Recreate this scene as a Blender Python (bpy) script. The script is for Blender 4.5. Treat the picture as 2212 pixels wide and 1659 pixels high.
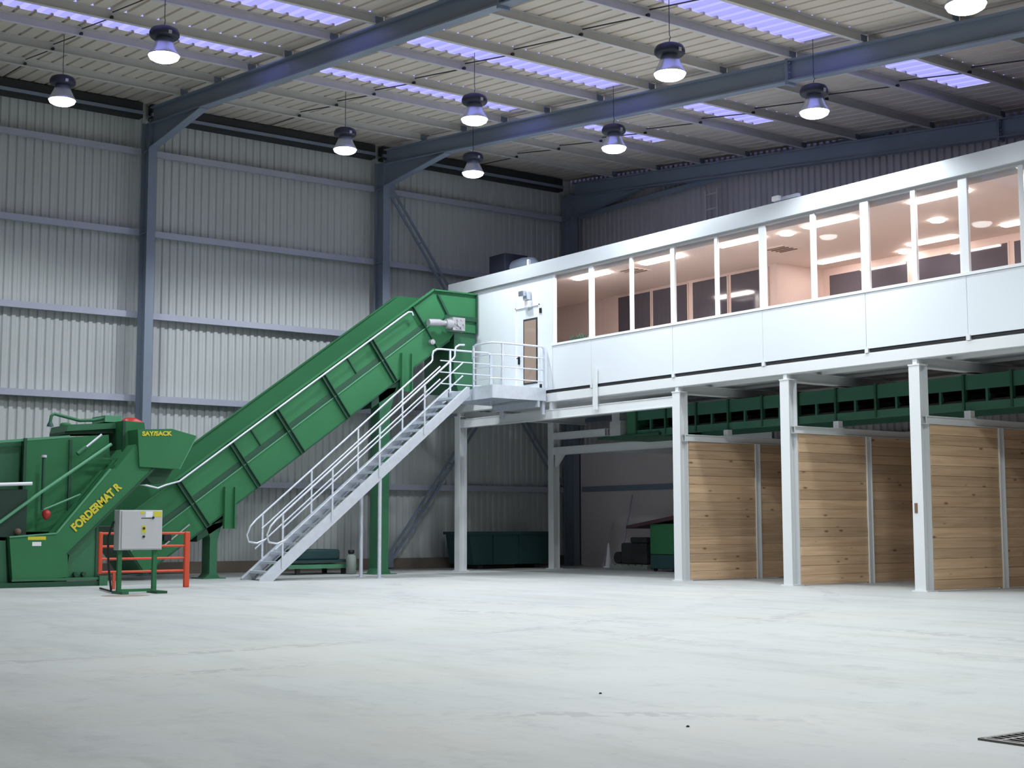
import bpy, math, random
from mathutils import Vector, Matrix
for o in list(bpy.data.objects): bpy.data.objects.remove(o)
SC = bpy.context.scene
COL = SC.collection
rnd = random.Random(7)

# ------------------------------------------------------------------ camera
cam = bpy.data.cameras.new('camera'); cam.sensor_fit = 'HORIZONTAL'; cam.sensor_width = 36; cam.lens = 49.337
cam.clip_end = 300
camo = bpy.data.objects.new('camera', cam); COL.objects.link(camo)
_r = Vector((0.5896105, 0.8076853, -0.00197743)); _u = Vector((0.08242506, -0.05773448, 0.99492353)); _f = Vector((-0.80347095, 0.58678035, 0.10061437))
camo.matrix_world = Matrix(((_r.x, _u.x, -_f.x, 0), (_r.y, _u.y, -_f.y, 0), (_r.z, _u.z, -_f.z, 1.2), (0, 0, 0, 1)))
SC.camera = camo

# ------------------------------------------------------------------ world (dusk sky over the rooflights) and exposure
W = bpy.data.worlds.new('dusk'); SC.world = W; W.use_nodes = True
W.node_tree.nodes['Background'].inputs[0].default_value = (0.45, 0.44, 1.0, 1)
W.node_tree.nodes['Background'].inputs[1].default_value = 1.25
SC.view_settings.view_transform = 'Standard'; SC.view_settings.look = 'None'
SC.view_settings.gamma = 1.0; SC.view_settings.use_curve_mapping = False
SC.view_settings.exposure = 0.0
LAMP_W = 880.0          # each high-bay lamp
LAMP_COL = (0.90, 0.97, 1.0)
OFFICE_EMIT = 80.0        # ceiling strips in the cabin

# ------------------------------------------------------------------ materials
def new_mat(name):
    m = bpy.data.materials.new(name); m.use_nodes = True
    nt = m.node_tree; b = nt.nodes['Principled BSDF']
    return m, nt, b
def pmat(name, rgb, rough=.5, metal=0., var=.10, scale=2.5, bump=0., bscale=40., spec=.5):
    m, nt, b = new_mat(name)
    N = nt.nodes; L = nt.links
    tc = N.new('ShaderNodeTexCoord'); no = N.new('ShaderNodeTexNoise')
    no.inputs['Scale'].default_value = scale; no.inputs['Detail'].default_value = 5
    L.new(tc.outputs['Object'], no.inputs['Vector'])
    mx = N.new('ShaderNodeMix'); mx.data_type = 'RGBA'
    mx.inputs[6].default_value = (*[max(0, c*(1-var)) for c in rgb], 1)
    mx.inputs[7].default_value = (*[min(1, c*(1+var)) for c in rgb], 1)
    L.new(no.outputs['Fac'], mx.inputs[0]); L.new(mx.outputs[2], b.inputs['Base Color'])
    b.inputs['Roughness'].default_value = rough; b.inputs['Metallic'].default_value = metal
    b.inputs['Specular IOR Level'].default_value = spec
    if bump:
        n2 = N.new('ShaderNodeTexNoise'); n2.inputs['Scale'].default_value = bscale
        L.new(tc.outputs['Object'], n2.inputs['Vector'])
        bp = N.new('ShaderNodeBump'); bp.inputs['Strength'].default_value = bump; bp.inputs['Distance'].default_value = .01
        L.new(n2.outputs['Fac'], bp.inputs['Height']); L.new(bp.outputs[0], b.inputs['Normal'])
    return m
def emat(name, rgb, s):
    m, nt, b = new_mat(name)
    b.inputs['Base Color'].default_value = (*rgb, 1)
    b.inputs['Emission Color'].default_value = (*rgb, 1); b.inputs['Emission Strength'].default_value = s
    return m
def glass_mat(name, tint=(.95, .97, 1.0)):
    m, nt, b = new_mat(name); N = nt.nodes; L = nt.links
    N.remove(b); out = N['Material Output']
    t = N.new('ShaderNodeBsdfTransparent'); t.inputs[0].default_value = (*tint, 1)
    g = N.new('ShaderNodeBsdfGlossy'); g.inputs['Roughness'].default_value = .02
    fr = N.new('ShaderNodeFresnel'); ge = N.new('ShaderNodeNewGeometry'); ir = N.new('ShaderNodeMapRange')
    ir.inputs[3].default_value = 1.35; ir.inputs[4].default_value = 1/1.35      # same reflectance on both faces of the thin pane
    L.new(ge.outputs['Backfacing'], ir.inputs[0]); L.new(ir.outputs[0], fr.inputs[0])
    mx = N.new('ShaderNodeMixShader')
    L.new(fr.outputs[0], mx.inputs[0]); L.new(t.outputs[0], mx.inputs[1]); L.new(g.outputs[0], mx.inputs[2]); L.new(mx.outputs[0], out.inputs[0])
    return m
def rooflight_mat(name, tint, mixd):
    m, nt, b = new_mat(name); N = nt.nodes; L = nt.links
    N.remove(b); out = N['Material Output']
    t = N.new('ShaderNodeBsdfTransparent'); t.inputs[0].default_value = (*tint, 1)
    d = N.new('ShaderNodeBsdfDiffuse'); d.inputs[0].default_value = (.8, .8, .85, 1)
    mx = N.new('ShaderNodeMixShader'); mx.inputs[0].default_value = mixd
    L.new(t.outputs[0], mx.inputs[1]); L.new(d.outputs[0], mx.inputs[2]); L.new(mx.outputs[0], out.inputs[0])
    return m
XS_MID = (-34.55+9.2)/2; YS_MID = (-12.2+27.45)/2         # object origin of the floor slab
TRACKS = ((-8.0, 40.0, 30.0, .22), (-30.0, 5.5, 17.2, .18), (-30.0, 5.5, 19.0, .18), (-13.0, -18.0, 31.3, .25), (-13.0, -18.0, 29.6, .22), (-3.0, 2.0, 5.6, .15))
def floor_mat():
    m, nt, b = new_mat('concrete_floor'); N = nt.nodes; L = nt.links
    tc = N.new('ShaderNodeTexCoord')
    def noise(scale, det, rot=0, sc=(1, 1, 1), rough=.55):
        mp = N.new('ShaderNodeMapping'); mp.inputs['Rotation'].default_value = (0, 0, rot); mp.inputs['Scale'].default_value = sc
        L.new(tc.outputs['Object'], mp.inputs[0])
        n = N.new('ShaderNodeTexNoise'); n.inputs['Scale'].default_value = scale; n.inputs['Detail'].default_value = det; n.inputs['Roughness'].default_value = rough
        L.new(mp.outputs[0], n.inputs['Vector']); return n.outputs['Fac']
    def ramp(src, a, c0, bb, c1):
        r = N.new('ShaderNodeValToRGB'); r.color_ramp.elements[0].position = a; r.color_ramp.elements[0].color = (*c0, 1)
        r.color_ramp.elements[1].position = bb; r.color_ramp.elements[1].color = (*c1, 1); L.new(src, r.inputs[0]); return r.outputs[0]
    def mul(a, c, f=1.0):
        x = N.new('ShaderNodeMix'); x.data_type = 'RGBA'; x.blend_type = 'MULTIPLY'; x.inputs[0].default_value = f
        L.new(a, x.inputs[6]); L.new(c, x.inputs[7]); return x.outputs[2]
    base = ramp(noise(.22, 6), .30, (.44, .46, .465), .70, (.54, .55, .545))
    warm = ramp(noise(.5, 4, .4), .45, (1, 1, 1), .75, (1.0, .97, .90))
    c = mul(base, warm)
    c = mul(c, ramp(noise(1.1, 8, .64, (.25, 1.1, 1), .65), .34, (.80, .81, .82), .50, (1, 1, 1)), .55)     # drag streaks
    c = mul(c, ramp(noise(1.3, 8, -.75, (.22, 1.4, 1), .65), .33, (.80, .80, .80), .47, (1, 1, 1)), .55)
    c = mul(c, ramp(noise(2.2, 9, 0, (1, 1, 1), .72), .30, (.74, .75, .76), .46, (1, 1, 1)), .65)           # blotches
    c = mul(c, ramp(noise(9, 6, .2, (1, 1, 1), .7), .26, (.70, .70, .70), .40, (1, 1, 1)), .5)
    sx = N.new('ShaderNodeSeparateXYZ'); L.new(tc.outputs['Object'], sx.inputs[0])
    gx = N.new('ShaderNodeMath'); gx.operation = 'ADD'; gx.inputs[1].default_value = (XS_MID)
    L.new(sx.outputs[0], gx.inputs[0])
    gy = N.new('ShaderNodeMath'); gy.operation = 'ADD'; gy.inputs[1].default_value = (YS_MID); L.new(sx.outputs[1], gy.inputs[0])
    cb = N.new('ShaderNodeCombineXYZ'); L.new(gx.outputs[0], cb.inputs[0]); L.new(gy.outputs[0], cb.inputs[1])
    wob = N.new('ShaderNodeTexNoise'); wob.inputs['Scale'].default_value = .8; L.new(cb.outputs[0], wob.inputs['Vector'])
    lug = ramp(noise(6.5, 2, .3), .46, (0, 0, 0), .54, (1, 1, 1))
    mk = None
    def mth(op, a, b_=None, v=None):
        n_ = N.new('ShaderNodeMath'); n_.operation = op; L.new(a, n_.inputs[0])
        if b_ is not None: L.new(b_, n_.inputs[1])
        if v is not None: n_.inputs[1].default_value = v
        return n_.outputs[0]
    for (cx, cy, R_, w_) in TRACKS:                      # tyre tracks: arcs of lugs
        d_ = N.new('ShaderNodeVectorMath'); d_.operation = 'DISTANCE'; L.new(cb.outputs[0], d_.inputs[0]); d_.inputs[1].default_value = (cx, cy, 0)
        q = mth('ADD', d_.outputs['Value'], mth('MULTIPLY', wob.outputs['Fac'], v=.5)); q = mth('ABSOLUTE', mth('SUBTRACT', q, v=R_+.25))
        m_ = ramp(q, w_*.6, (1, 1, 1), w_, (0, 0, 0))
        mk = m_ if mk is None else mth('MAXIMUM', mk, m_)
    pat = ramp(noise(.45, 3, .9), .45, (.1, .1, .1), .60, (.75, .75, .75))
    mk = mul(mul(mk, lug), pat)
    x = N.new('ShaderNodeMix'); x.data_type = 'RGBA'; L.new(mk, x.inputs[0]); L.new(c, x.inputs[6]); x.inputs[7].default_value = (.36, .365, .38, 1)
    L.new(x.outputs[2], b.inputs['Base Color'])
    b.inputs['Roughness'].default_value = .55; b.inputs['Specular IOR Level'].default_value = .35
    bp = N.new('ShaderNodeBump'); bp.inputs['Strength'].default_value = .15; bp.inputs['Distance'].default_value = .01
    L.new(noise(25, 4), bp.inputs['Height']); L.new(bp.outputs[0], b.inputs['Normal'])
    return m
def wood_mat():
    m, nt, b = new_mat('pine_plank'); N = nt.nodes; L = nt.links
    tc = N.new('ShaderNodeTexCoord'); oi = N.new('ShaderNodeObjectInfo')
    ad = N.new('ShaderNodeVectorMath'); ad.operation = 'ADD'
    sc = N.new('ShaderNodeVectorMath'); sc.operation = 'SCALE'; sc.inputs[3].default_value = 37.0
    cb = N.new('ShaderNodeCombineXYZ'); L.new(oi.outputs['Random'], cb.inputs[0]); L.new(oi.outputs['Random'], cb.inputs[1]); L.new(oi.outputs['Random'], cb.inputs[2])
    L.new(cb.outputs[0], sc.inputs[0]); L.new(tc.outputs['Object'], ad.inputs[0]); L.new(sc.outputs[0], ad.inputs[1])
    mp = N.new('ShaderNodeMapping'); mp.inputs['Scale'].default_value = (6, .45, 9); L.new(ad.outputs[0], mp.inputs[0])
    n = N.new('ShaderNodeTexNoise'); n.inputs['Scale'].default_value = 1.6; n.inputs['Detail'].default_value = 6; n.inputs['Distortion'].default_value = .6; L.new(mp.outputs[0], n.inputs['Vector'])
    r = N.new('ShaderNodeValToRGB'); r.color_ramp.elements[0].position = .25; r.color_ramp.elements[0].color = (.52, .34, .20, 1)
    r.color_ramp.elements[1].position = .75; r.color_ramp.elements[1].color = (.76, .55, .36, 1); L.new(n.outputs['Fac'], r.inputs[0])
    v = N.new('ShaderNodeTexVoronoi'); v.inputs['Scale'].default_value = 1.0
    m2 = N.new('ShaderNodeMapping'); m2.inputs['Scale'].default_value = (1, 1.8, 5.0); L.new(ad.outputs[0], m2.inputs[0]); L.new(m2.outputs[0], v.inputs['Vector'])
    k = N.new('ShaderNodeValToRGB'); k.color_ramp.elements[0].position = .05; k.color_ramp.elements[0].color = (.35, .28, .22, 1); k.color_ramp.elements[1].position = .15; k.color_ramp.elements[1].color = (1, 1, 1, 1)
    L.new(v.outputs['Distance'], k.inputs[0])
    mu = N.new('ShaderNodeMix'); mu.data_type = 'RGBA'; mu.blend_type = 'MULTIPLY'; mu.inputs[0].default_value = 1; L.new(r.outputs[0], mu.inputs[6]); L.new(k.outputs[0], mu.inputs[7])
    hs = N.new('ShaderNodeHueSaturation'); mr = N.new('ShaderNodeMapRange'); mr.inputs[3].default_value = .80; mr.inputs[4].default_value = 1.15
    L.new(oi.outputs['Random'], mr.inputs[0]); L.new(mr.outputs[0], hs.inputs['Value']); L.new(mu.outputs[2], hs.inputs['Color']); L.new(hs.outputs[0], b.inputs['Base Color'])
    b.inputs['Roughness'].default_value = .65
    return m

M = {}
M['floor'] = floor_mat()
M['wood'] = wood_mat()
M['wall'] = pmat('wall_sheet', (.585, .61, .61), .45, 0, .07, .6)
M['gable'] = pmat('gable_sheet', (.52, .50, .53), .5, 0, .08, .6)
M['rearblock'] = pmat('rear_block_wall', (.74, .66, .69), .8, 0, .06, .8, .3, 12)
M['deck'] = pmat('roof_deck', (.72, .64, .56), .45, 0, .08, .8)
M['steel'] = pmat('grey_painted_steel', (.23, .275, .36), .45, 0, .10, 1.5)
M['rail'] = pmat('rail_steel', (.47, .49, .60), .42, .15, .08, 2)
M['purlin'] = pmat('galvanised_purlin', (.62, .61, .60), .45, .1, .10, 3)
M['galv'] = pmat('galvanised', (.66, .70, .77), .38, .35, .12, 9)
M['white'] = pmat('white_steel', (.74, .76, .77), .45, 0, .04, 1)
M['cabin'] = pmat('white_cabin_panel', (.74, .78, .82), .38, 0, .02, .5)
M['fascia'] = pmat('polished_flashing', (.78, .82, .86), .25, .35, .05, .6)
M['frame'] = pmat('white_window_frame', (.85, .86, .88), .35, 0, .02, 1)
M['seam_shade'] = pmat('dark_seam_and_shade', (.03, .032, .036), .7)
M['inwall'] = pmat('cream_inner_wall', (.72, .58, .53), .6, 0, .03, 1)
M['inceil'] = pmat('cream_ceiling', (.78, .65, .58), .6, 0, .03, 1)
M['carpet'] = pmat('office_floor', (.52, .46, .42), .8)
M['glass'] = glass_mat('window_glass')
M['darkpane'] = pmat('dark_glass', (.075, .07, .09), .06, 0, .05, .6, spec=.8)
M['green'] = pmat('green_paint', (.040, .180, .076), .55, 0, .12, 1.2, spec=.2)
M['green2'] = pmat('darker_green_paint', (.035, .155, .075), .45, 0, .14, 1.5)
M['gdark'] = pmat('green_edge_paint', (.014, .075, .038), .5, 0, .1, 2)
M['teal'] = pmat('dark_teal_paint', (.02, .07, .075), .6, 0, .15, 2)
M['sortg'] = pmat('sorting_line_green', (.030, .125, .078), .55, 0, .12, 1.5)
M['glip'] = pmat('light_green_edge', (.10, .32, .18), .45, 0, .1, 3)  # lighter green for lips, rims and pipes
M['doorpane'] = pmat('brown_tinted_glass', (.34, .25, .20), .12, 0, .1, 1)
M['gblack'] = pmat('near_black_green', (.012, .04, .026), .7, 0, .2, 3)  # very dark green for the inlet box and guard gap
M['orange'] = pmat('orange_red_paint', (.62, .075, .03), .45, 0, .1, 4)
M['red'] = pmat('red_paint', (.42, .03, .025), .35, 0, .1, 6)
M['cabinet'] = pmat('grey_cabinet', (.50, .51, .52), .45, 0, .03, 2)
M['yellow'] = pmat('yellow_lettering', (.62, .55, .04), .5, 0, .08, 6)
M['black'] = pmat('black_rubber', (.012, .012, .014), .55)
M['label'] = pmat('white_label', (.8, .8, .85), .5)
M['belt'] = pmat('belt_rubber', (.02, .022, .024), .6)
M['lampdark'] = pmat('lamp_gear_housing', (.035, .038, .06), .45, .2)
M['alu'] = pmat('aluminium', (.60, .64, .75), .28, .85, .05, 8)
M['chrome'] = pmat('bright_motor_metal', (.52, .51, .53), .35, .5, .2, 14)
M['rod'] = pmat('dark_rod', (.05, .05, .055), .5, .4)
M['kerb'] = pmat('dirty_kerb', (.20, .165, .135), .85, 0, .2, 3)
M['stain'] = pmat('oil_stain', (.32, .27, .23), .6, 0, .2, 8)
M['junk'] = pmat('dark_machine_parts', (.035, .037, .043), .6, 0, .3, 6)
M['maroon'] = pmat('maroon_plastic', (.08, .03, .045), .5)
M['pot'] = pmat('planter_grey', (.32, .36, .33), .6)
M['leaf'] = pmat('plant_leaf', (.04, .10, .055), .6, 0, .3, 20)
M['lens'] = emat('lamp_lens', (.97, 1.0, 1.0), 14)
M['tube'] = emat('fluorescent_diffuser', (1.0, .86, .76), OFFICE_EMIT)
M['tube2'] = emat('dimmer_diffuser', (1.0, .86, .76), OFFICE_EMIT*.42)
M['sky'] = rooflight_mat('rooflight_sheet', (.80, .82, .95), .05)
M['skyrib'] = rooflight_mat('rooflight_rib', (1, 1, 1), .04)
M['brown'] = pmat('brown_rusty', (.17, .10, .07), .7)
M['grate'] = pmat('grate_steel', (.22, .21, .20), .5, .4)
M['pit'] = pmat('drain_pit', (.10, .10, .10), .9)

# ------------------------------------------------------------------ geometry helpers (all in world coordinates)
class MB:
    def __init__(s): s.v = []; s.f = []; s.mi = []; s.cur = 0; s.sm = []
    def add(s, vs, fs, smooth=False):
        o = len(s.v); s.v += [Vector(p) for p in vs]
        for f in fs: s.f.append([i+o for i in f]); s.mi.append(s.cur); s.sm.append(smooth)
        return s
    def box(s, x0, x1, y0, y1, z0, z1):
        return s.hexa([(x0, y0, z0), (x1, y0, z0), (x1, y1, z0), (x0, y1, z0), (x0, y0, z1), (x1, y0, z1), (x1, y1, z1), (x0, y1, z1)])
    def hexa(s, v):
        return s.add(v, [(0, 3, 2, 1), (4, 5, 6, 7), (0, 1, 5, 4), (1, 2, 6, 5), (2, 3, 7, 6), (3, 0, 4, 7)])
    def bar(s, p, q, w, h, side=None):           # rectangular bar from p to q; w along side vector, h along the other
        p = Vector(p); q = Vector(q); d = (q-p).normalized()
        a = Vector(side) if side else (Vector((0, 0, 1)).cross(d) if abs(d.z) < .98 else Vector((1, 0, 0)))
        a = (a - d*a.dot(d)).normalized(); b = d.cross(a)
        a *= w/2; b *= h/2
        return s.hexa([p-a-b, p+a-b, p+a+b, p-a+b, q-a-b, q+a-b, q+a+b, q-a+b])
    def prism(s, poly, axis, a0, a1):            # polygon (two other axes in xyz order) extruded along axis
        n = len(poly)
        def P(u, w, t):
            return {'x': (t, u, w), 'y': (u, t, w), 'z': (u, w, t)}[axis]
        vs = [P(u, w, a0) for u, w in poly] + [P(u, w, a1) for u, w in poly]
        fs = [tuple(range(n)), tuple(range(2*n-1, n-1, -1))] + [(i, i+n, (i+1) % n+n, (i+1) % n) for i in range(n)]
        return s.add(vs, fs)
    def tube(s, path, r, seg=8, caps=True):
        path = [Vector(p) for p in path]; n = len(path); rings = []
        t0 = (path[1]-path[0]).normalized()
        a = Vector((0, 0, 1)) if abs(t0.z) < .9 else Vector((1, 0, 0))
        a = (a - t0*a.dot(t0)).normalized()
        vs = []
        for i, p in enumerate(path):
            t = (path[min(i+1, n-1)]-path[max(i-1, 0)]).normalized()
            a = (a - t*a.dot(t)).normalized(); b = t.cross(a)
            rr = r[i] if isinstance(r, (list, tuple)) else r
            for k in range(seg):
                an = 2*math.pi*k/seg; vs.append(p + (a*math.cos(an)+b*math.sin(an))*rr)
        fs = []
        for i in range(n-1):
            for k in range(seg):
                fs.append((i*seg+k, i*seg+(k+1) % seg, (i+1)*seg+(k+1) % seg, (i+1)*seg+k))
        s.add(vs, fs, True)
        if caps:
            s.add(vs[:seg], [tuple(range(seg-1, -1, -1))]); s.add(vs[-seg:], [tuple(range(seg))])
        return s
    def cyl(s, p, q, r, seg=16): return s.tube([p, q], r, seg)
    def lathe(s, c, prof, seg=28):               # profile of (radius, z) about vertical axis through c
        c = Vector(c); vs = []
        for r, z in prof:
            for k in range(seg):
                a = 2*math.pi*k/seg; vs.append(c+Vector((r*math.cos(a), r*math.sin(a), z)))
        fs = []
        for i in range(len(prof)-1):
            for k in range(seg): fs.append((i*seg+k, i*seg+(k+1) % seg, (i+1)*seg+(k+1) % seg, (i+1)*seg+k))
        return s.add(vs, fs, True)
    def isec(s, p, q, depth, fw, ft, wt, dirv, side):  # I section along p->q (p,q on the section centre), web along dirv, flange width along side
        p = Vector(p); q = Vector(q); d = Vector(dirv).normalized(); sd = Vector(side).normalized()
        for sg in (-1, 1):
            c = d*(sg*(depth/2-ft/2)); s.bar(p+c, q+c, fw, ft, sd)
        s.bar(p, q, wt, depth-2*ft, sd); return s
    def build(s, name, mat, parent=None, bevel=0):
        mats = mat if isinstance(mat, (list, tuple)) else [mat]
        xs = [v.x for v in s.v]; ys = [v.y for v in s.v]; zs = [v.z for v in s.v]
        o0 = Vector(((min(xs)+max(xs))/2, (min(ys)+max(ys))/2, min(zs)))
        me = bpy.data.meshes.new(name); me.from_pydata([v-o0 for v in s.v], [], s.f)
        for k in mats: me.materials.append(M[k])
        me.polygons.foreach_set('material_index', s.mi); me.polygons.foreach_set('use_smooth', s.sm)
        me.update()
        ob = bpy.data.objects.new(name, me); COL.objects.link(ob)
        ob['o0'] = tuple(o0)
        if parent is not None:
            ob.parent = parent; ob.location = o0 - Vector(parent['o0'])
        else: ob.location = o0
        if bevel:
            bv = ob.modifiers.new('bevel', 'BEVEL'); bv.width = bevel; bv.segments = 2; bv.limit_method = 'ANGLE'
        return ob
def tag(o, label, cat, group=None):
    o['label'] = label; o['category'] = cat
    if group: o['group'] = group
    return o
def struct(o): o['kind'] = 'structure'; return o
def thing(name, loc, label, cat, group=None):
    o = bpy.data.objects.new(name, None); COL.objects.link(o); o.location = loc; o['o0'] = tuple(loc); o.empty_display_size = .2
    return tag(o, label, cat, group)
def clone(src, parent, dloc):                    # copy of a part (shares its mesh)
    c = src.copy(); COL.objects.link(c); c.parent = parent; c.location = src.location + Vector(dloc); return c
def copy_thing(root, dloc, label):
    r = root.copy(); COL.objects.link(r); r.location = root.location + Vector(dloc); r['o0'] = tuple(r.location); r['label'] = label
    for ch in list(root.children):
        c = ch.copy(); COL.objects.link(c); c.parent = r
        for g in ch.children:
            d = g.copy(); COL.objects.link(d); d.parent = c
    return r
def text_part(txt, parent, size, origin, xdir, ydir, mat, name='lettering', depth=.004, bold=0, fitw=None):
    cu = bpy.data.curves.new('t', 'FONT'); cu.body = txt; cu.size = size; cu.extrude = depth; cu.offset = bold; cu.align_x = 'LEFT'
    ob = bpy.data.objects.new('t', cu); COL.objects.link(ob)
    dg = bpy.context.evaluated_depsgraph_get(); me = bpy.data.meshes.new_from_object(ob.evaluated_get(dg))
    bpy.data.objects.remove(ob); bpy.data.curves.remove(cu)
    xd = Vector(xdir).normalized(); yd = Vector(ydir).normalized(); zd = xd.cross(yd)
    mx = max(v.co.x for v in me.vertices); k = fitw/mx if fitw else 1
    for v in me.vertices: v.co = xd*v.co.x*k + yd*v.co.y + zd*v.co.z
    me.materials.clear(); me.materials.append(M[mat])
    o = bpy.data.objects.new(name, me); COL.objects.link(o); o.parent = parent
    o['o0'] = tuple(origin); o.location = Vector(origin) - Vector(parent['o0'])
    return o

# ------------------------------------------------------------------ the hall
XS, XE = -34.25, 9.0          # side wall sheet, opposite side
Y0, Y1 = -12.0, 27.25
FR = (13.2, 20.1, 26.9)       # portal frames
XI = -33.5                    # inner face of the columns
SL = .104
def zl(x): return 11.06 - SL*(x+30.5)     # underside of rafters
def zu(x): return zl(x) + .44             # top of rafters
def zd(x): return zu(x) + .20             # roof deck

struct(MB().box(XS-.3, XE+.2, Y0-.2, Y1+.2, -.25, 0).build('floor', 'floor'))

def profile(a0, a1, pitch, depth, flat, slope):      # trapezoid: list of (along, offset)
    pts = []; a = a0
    while a < a1:
        for da, d in ((0, 0), (flat, 0), (flat+slope, 1), (pitch-slope, 1)):
            if a+da <= a1: pts.append((a+da, d*depth))
        a += pitch
    pts.append((a1, 0)); return pts
def sheet_wall_x(name, x, ya, yb, z0, z1, mat):
    mb = MB(); pr = profile(ya, yb, .21, -.045, .085, .03)
    vs = [(x+d, y, z0) for y, d in pr] + [(x+d, y, z1) for y, d in pr]; n = len(pr)
    mb.add(vs, [(i, i+1, i+1+n, i+n) for i in range(n-1)])
    return struct(mb.build(name, mat))
def sheet_wall_y(name, y, xa, xb, z0, mat):
    mb = MB(); pr = profile(xa, xb, .21, .045, .085, .03)
    vs = [(x, y+d, z0) for x, d in pr] + [(x, y+d, zd(x)+.1) for x, d in pr]; n = len(pr)
    mb.add(vs, [(i+n, i+1+n, i+1, i) for i in range(n-1)])
    return struct(mb.build(name, mat))
sheet_wall_x('wall_left', XS, Y0, Y1, 0, 12.2, 'wall')
sheet_wall_y('wall_back', Y1, XS, XE, 0, 'gable')
struct(MB().box(-33.5, XE, 27.06, 27.24, 0, 3.4).build('wall_rear', 'rearblock'))
struct(MB().box(XE, XE+.15, Y0, Y1, 0, 9).build('wall_right', 'wall'))
struct(MB().prism([(XS, 0), (XE, 0), (XE, zd(XE)+.2), (XS, zd(XS)+.2)], 'y', Y0-.15, Y0).build('wall_front', 'wall'))
struct(MB().box(XS, XS+.13, Y0, Y1, 0, .30).build('baseboard_left', 'kerb'))

# roof deck with rooflights
PUR = [-33.55, -31.5, -29.55, -27.75, -26.0, -24.0, -22.25, -20.05, -18.15, -16.4, -14.4, -12.5, -10.6, -8.7, -6.8, -4.9, -3.0]
STRIPS = [(-27.35, -26.0), (-23.65, -22.25), (-17.75, -16.4)]
def lit_range(si, y):
    if 6.35 <= y < 13.0 and si < 2: return True
    if 13.35 <= y < 19.95: return True
    if 21.3 <= y < 24.7: return True
    return False
PITCH = .333
rib0 = profile(Y0, Y1, PITCH, .05, .265, .012)
def deck_mesh():
    mb = MB()
    edges = sorted(set([XS-.3, XE+.2] + [e for s in STRIPS for e in s]))
    for a, b in zip(edges[:-1], edges[1:]):
        si = next((i for i, s in enumerate(STRIPS) if abs(s[0]-a) < 1e-6), None)
        n = len(rib0)
        vs = [(a, y, zd(a)+d) for y, d in rib0] + [(b, y, zd(b)+d) for y, d in rib0]
        fs = []
        for i in range(n-1):
            if si is not None and lit_range(si, rib0[i][0]+1e-6) and lit_range(si, rib0[i+1][0]-1e-6): continue
            fs.append((i, i+n, i+1+n, i+1))
        mb.add(vs, fs)
    return mb
struct(deck_mesh().build('ceiling', 'deck'))
BAYN = ('above the green feed hopper', 'above the staircase', 'beyond the middle portal frame')
STN = ('nearest the side wall', 'second from the side wall', 'farthest from the side wall')
for si, (a, b) in enumerate(STRIPS):
    for bi, (ya, yb) in enumerate(((6.35, 13.0), (13.35, 19.95), (21.3, 24.7))):
        if bi == 0 and si == 2: continue
        mb = MB()
        for i in range(len(rib0)-1):
            if not (ya <= rib0[i][0]+1e-6 < yb and ya <= rib0[i+1][0]-1e-6 < yb): continue
            (p, dp), (q, dq) = rib0[i], rib0[i+1]
            if dp == 0 and dq == 0:                       # flat pan with a broad lighter rib along one edge
                mb.cur = 1; w = p + .085
                mb.add([(a, p, zd(a)), (b, p, zd(b)), (b, w, zd(b)+.02), (a, w, zd(a)+.02)], [(0, 1, 2, 3)]); dp = .02; p = w
            mb.cur = 1 if (dp > .03 or dq > .03) else 0
            mb.add([(a, p, zd(a)+dp), (b, p, zd(b)+dp), (b, q, zd(b)+dq), (a, q, zd(a)+dq)], [(0, 1, 2, 3)])
        tag(mb.build('rooflight', ['sky', 'skyrib']), 'lavender rooflight strip %s, roof bay %s' % (STN[si], BAYN[bi]), 'skylight', 'translucent rooflight strips')

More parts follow.
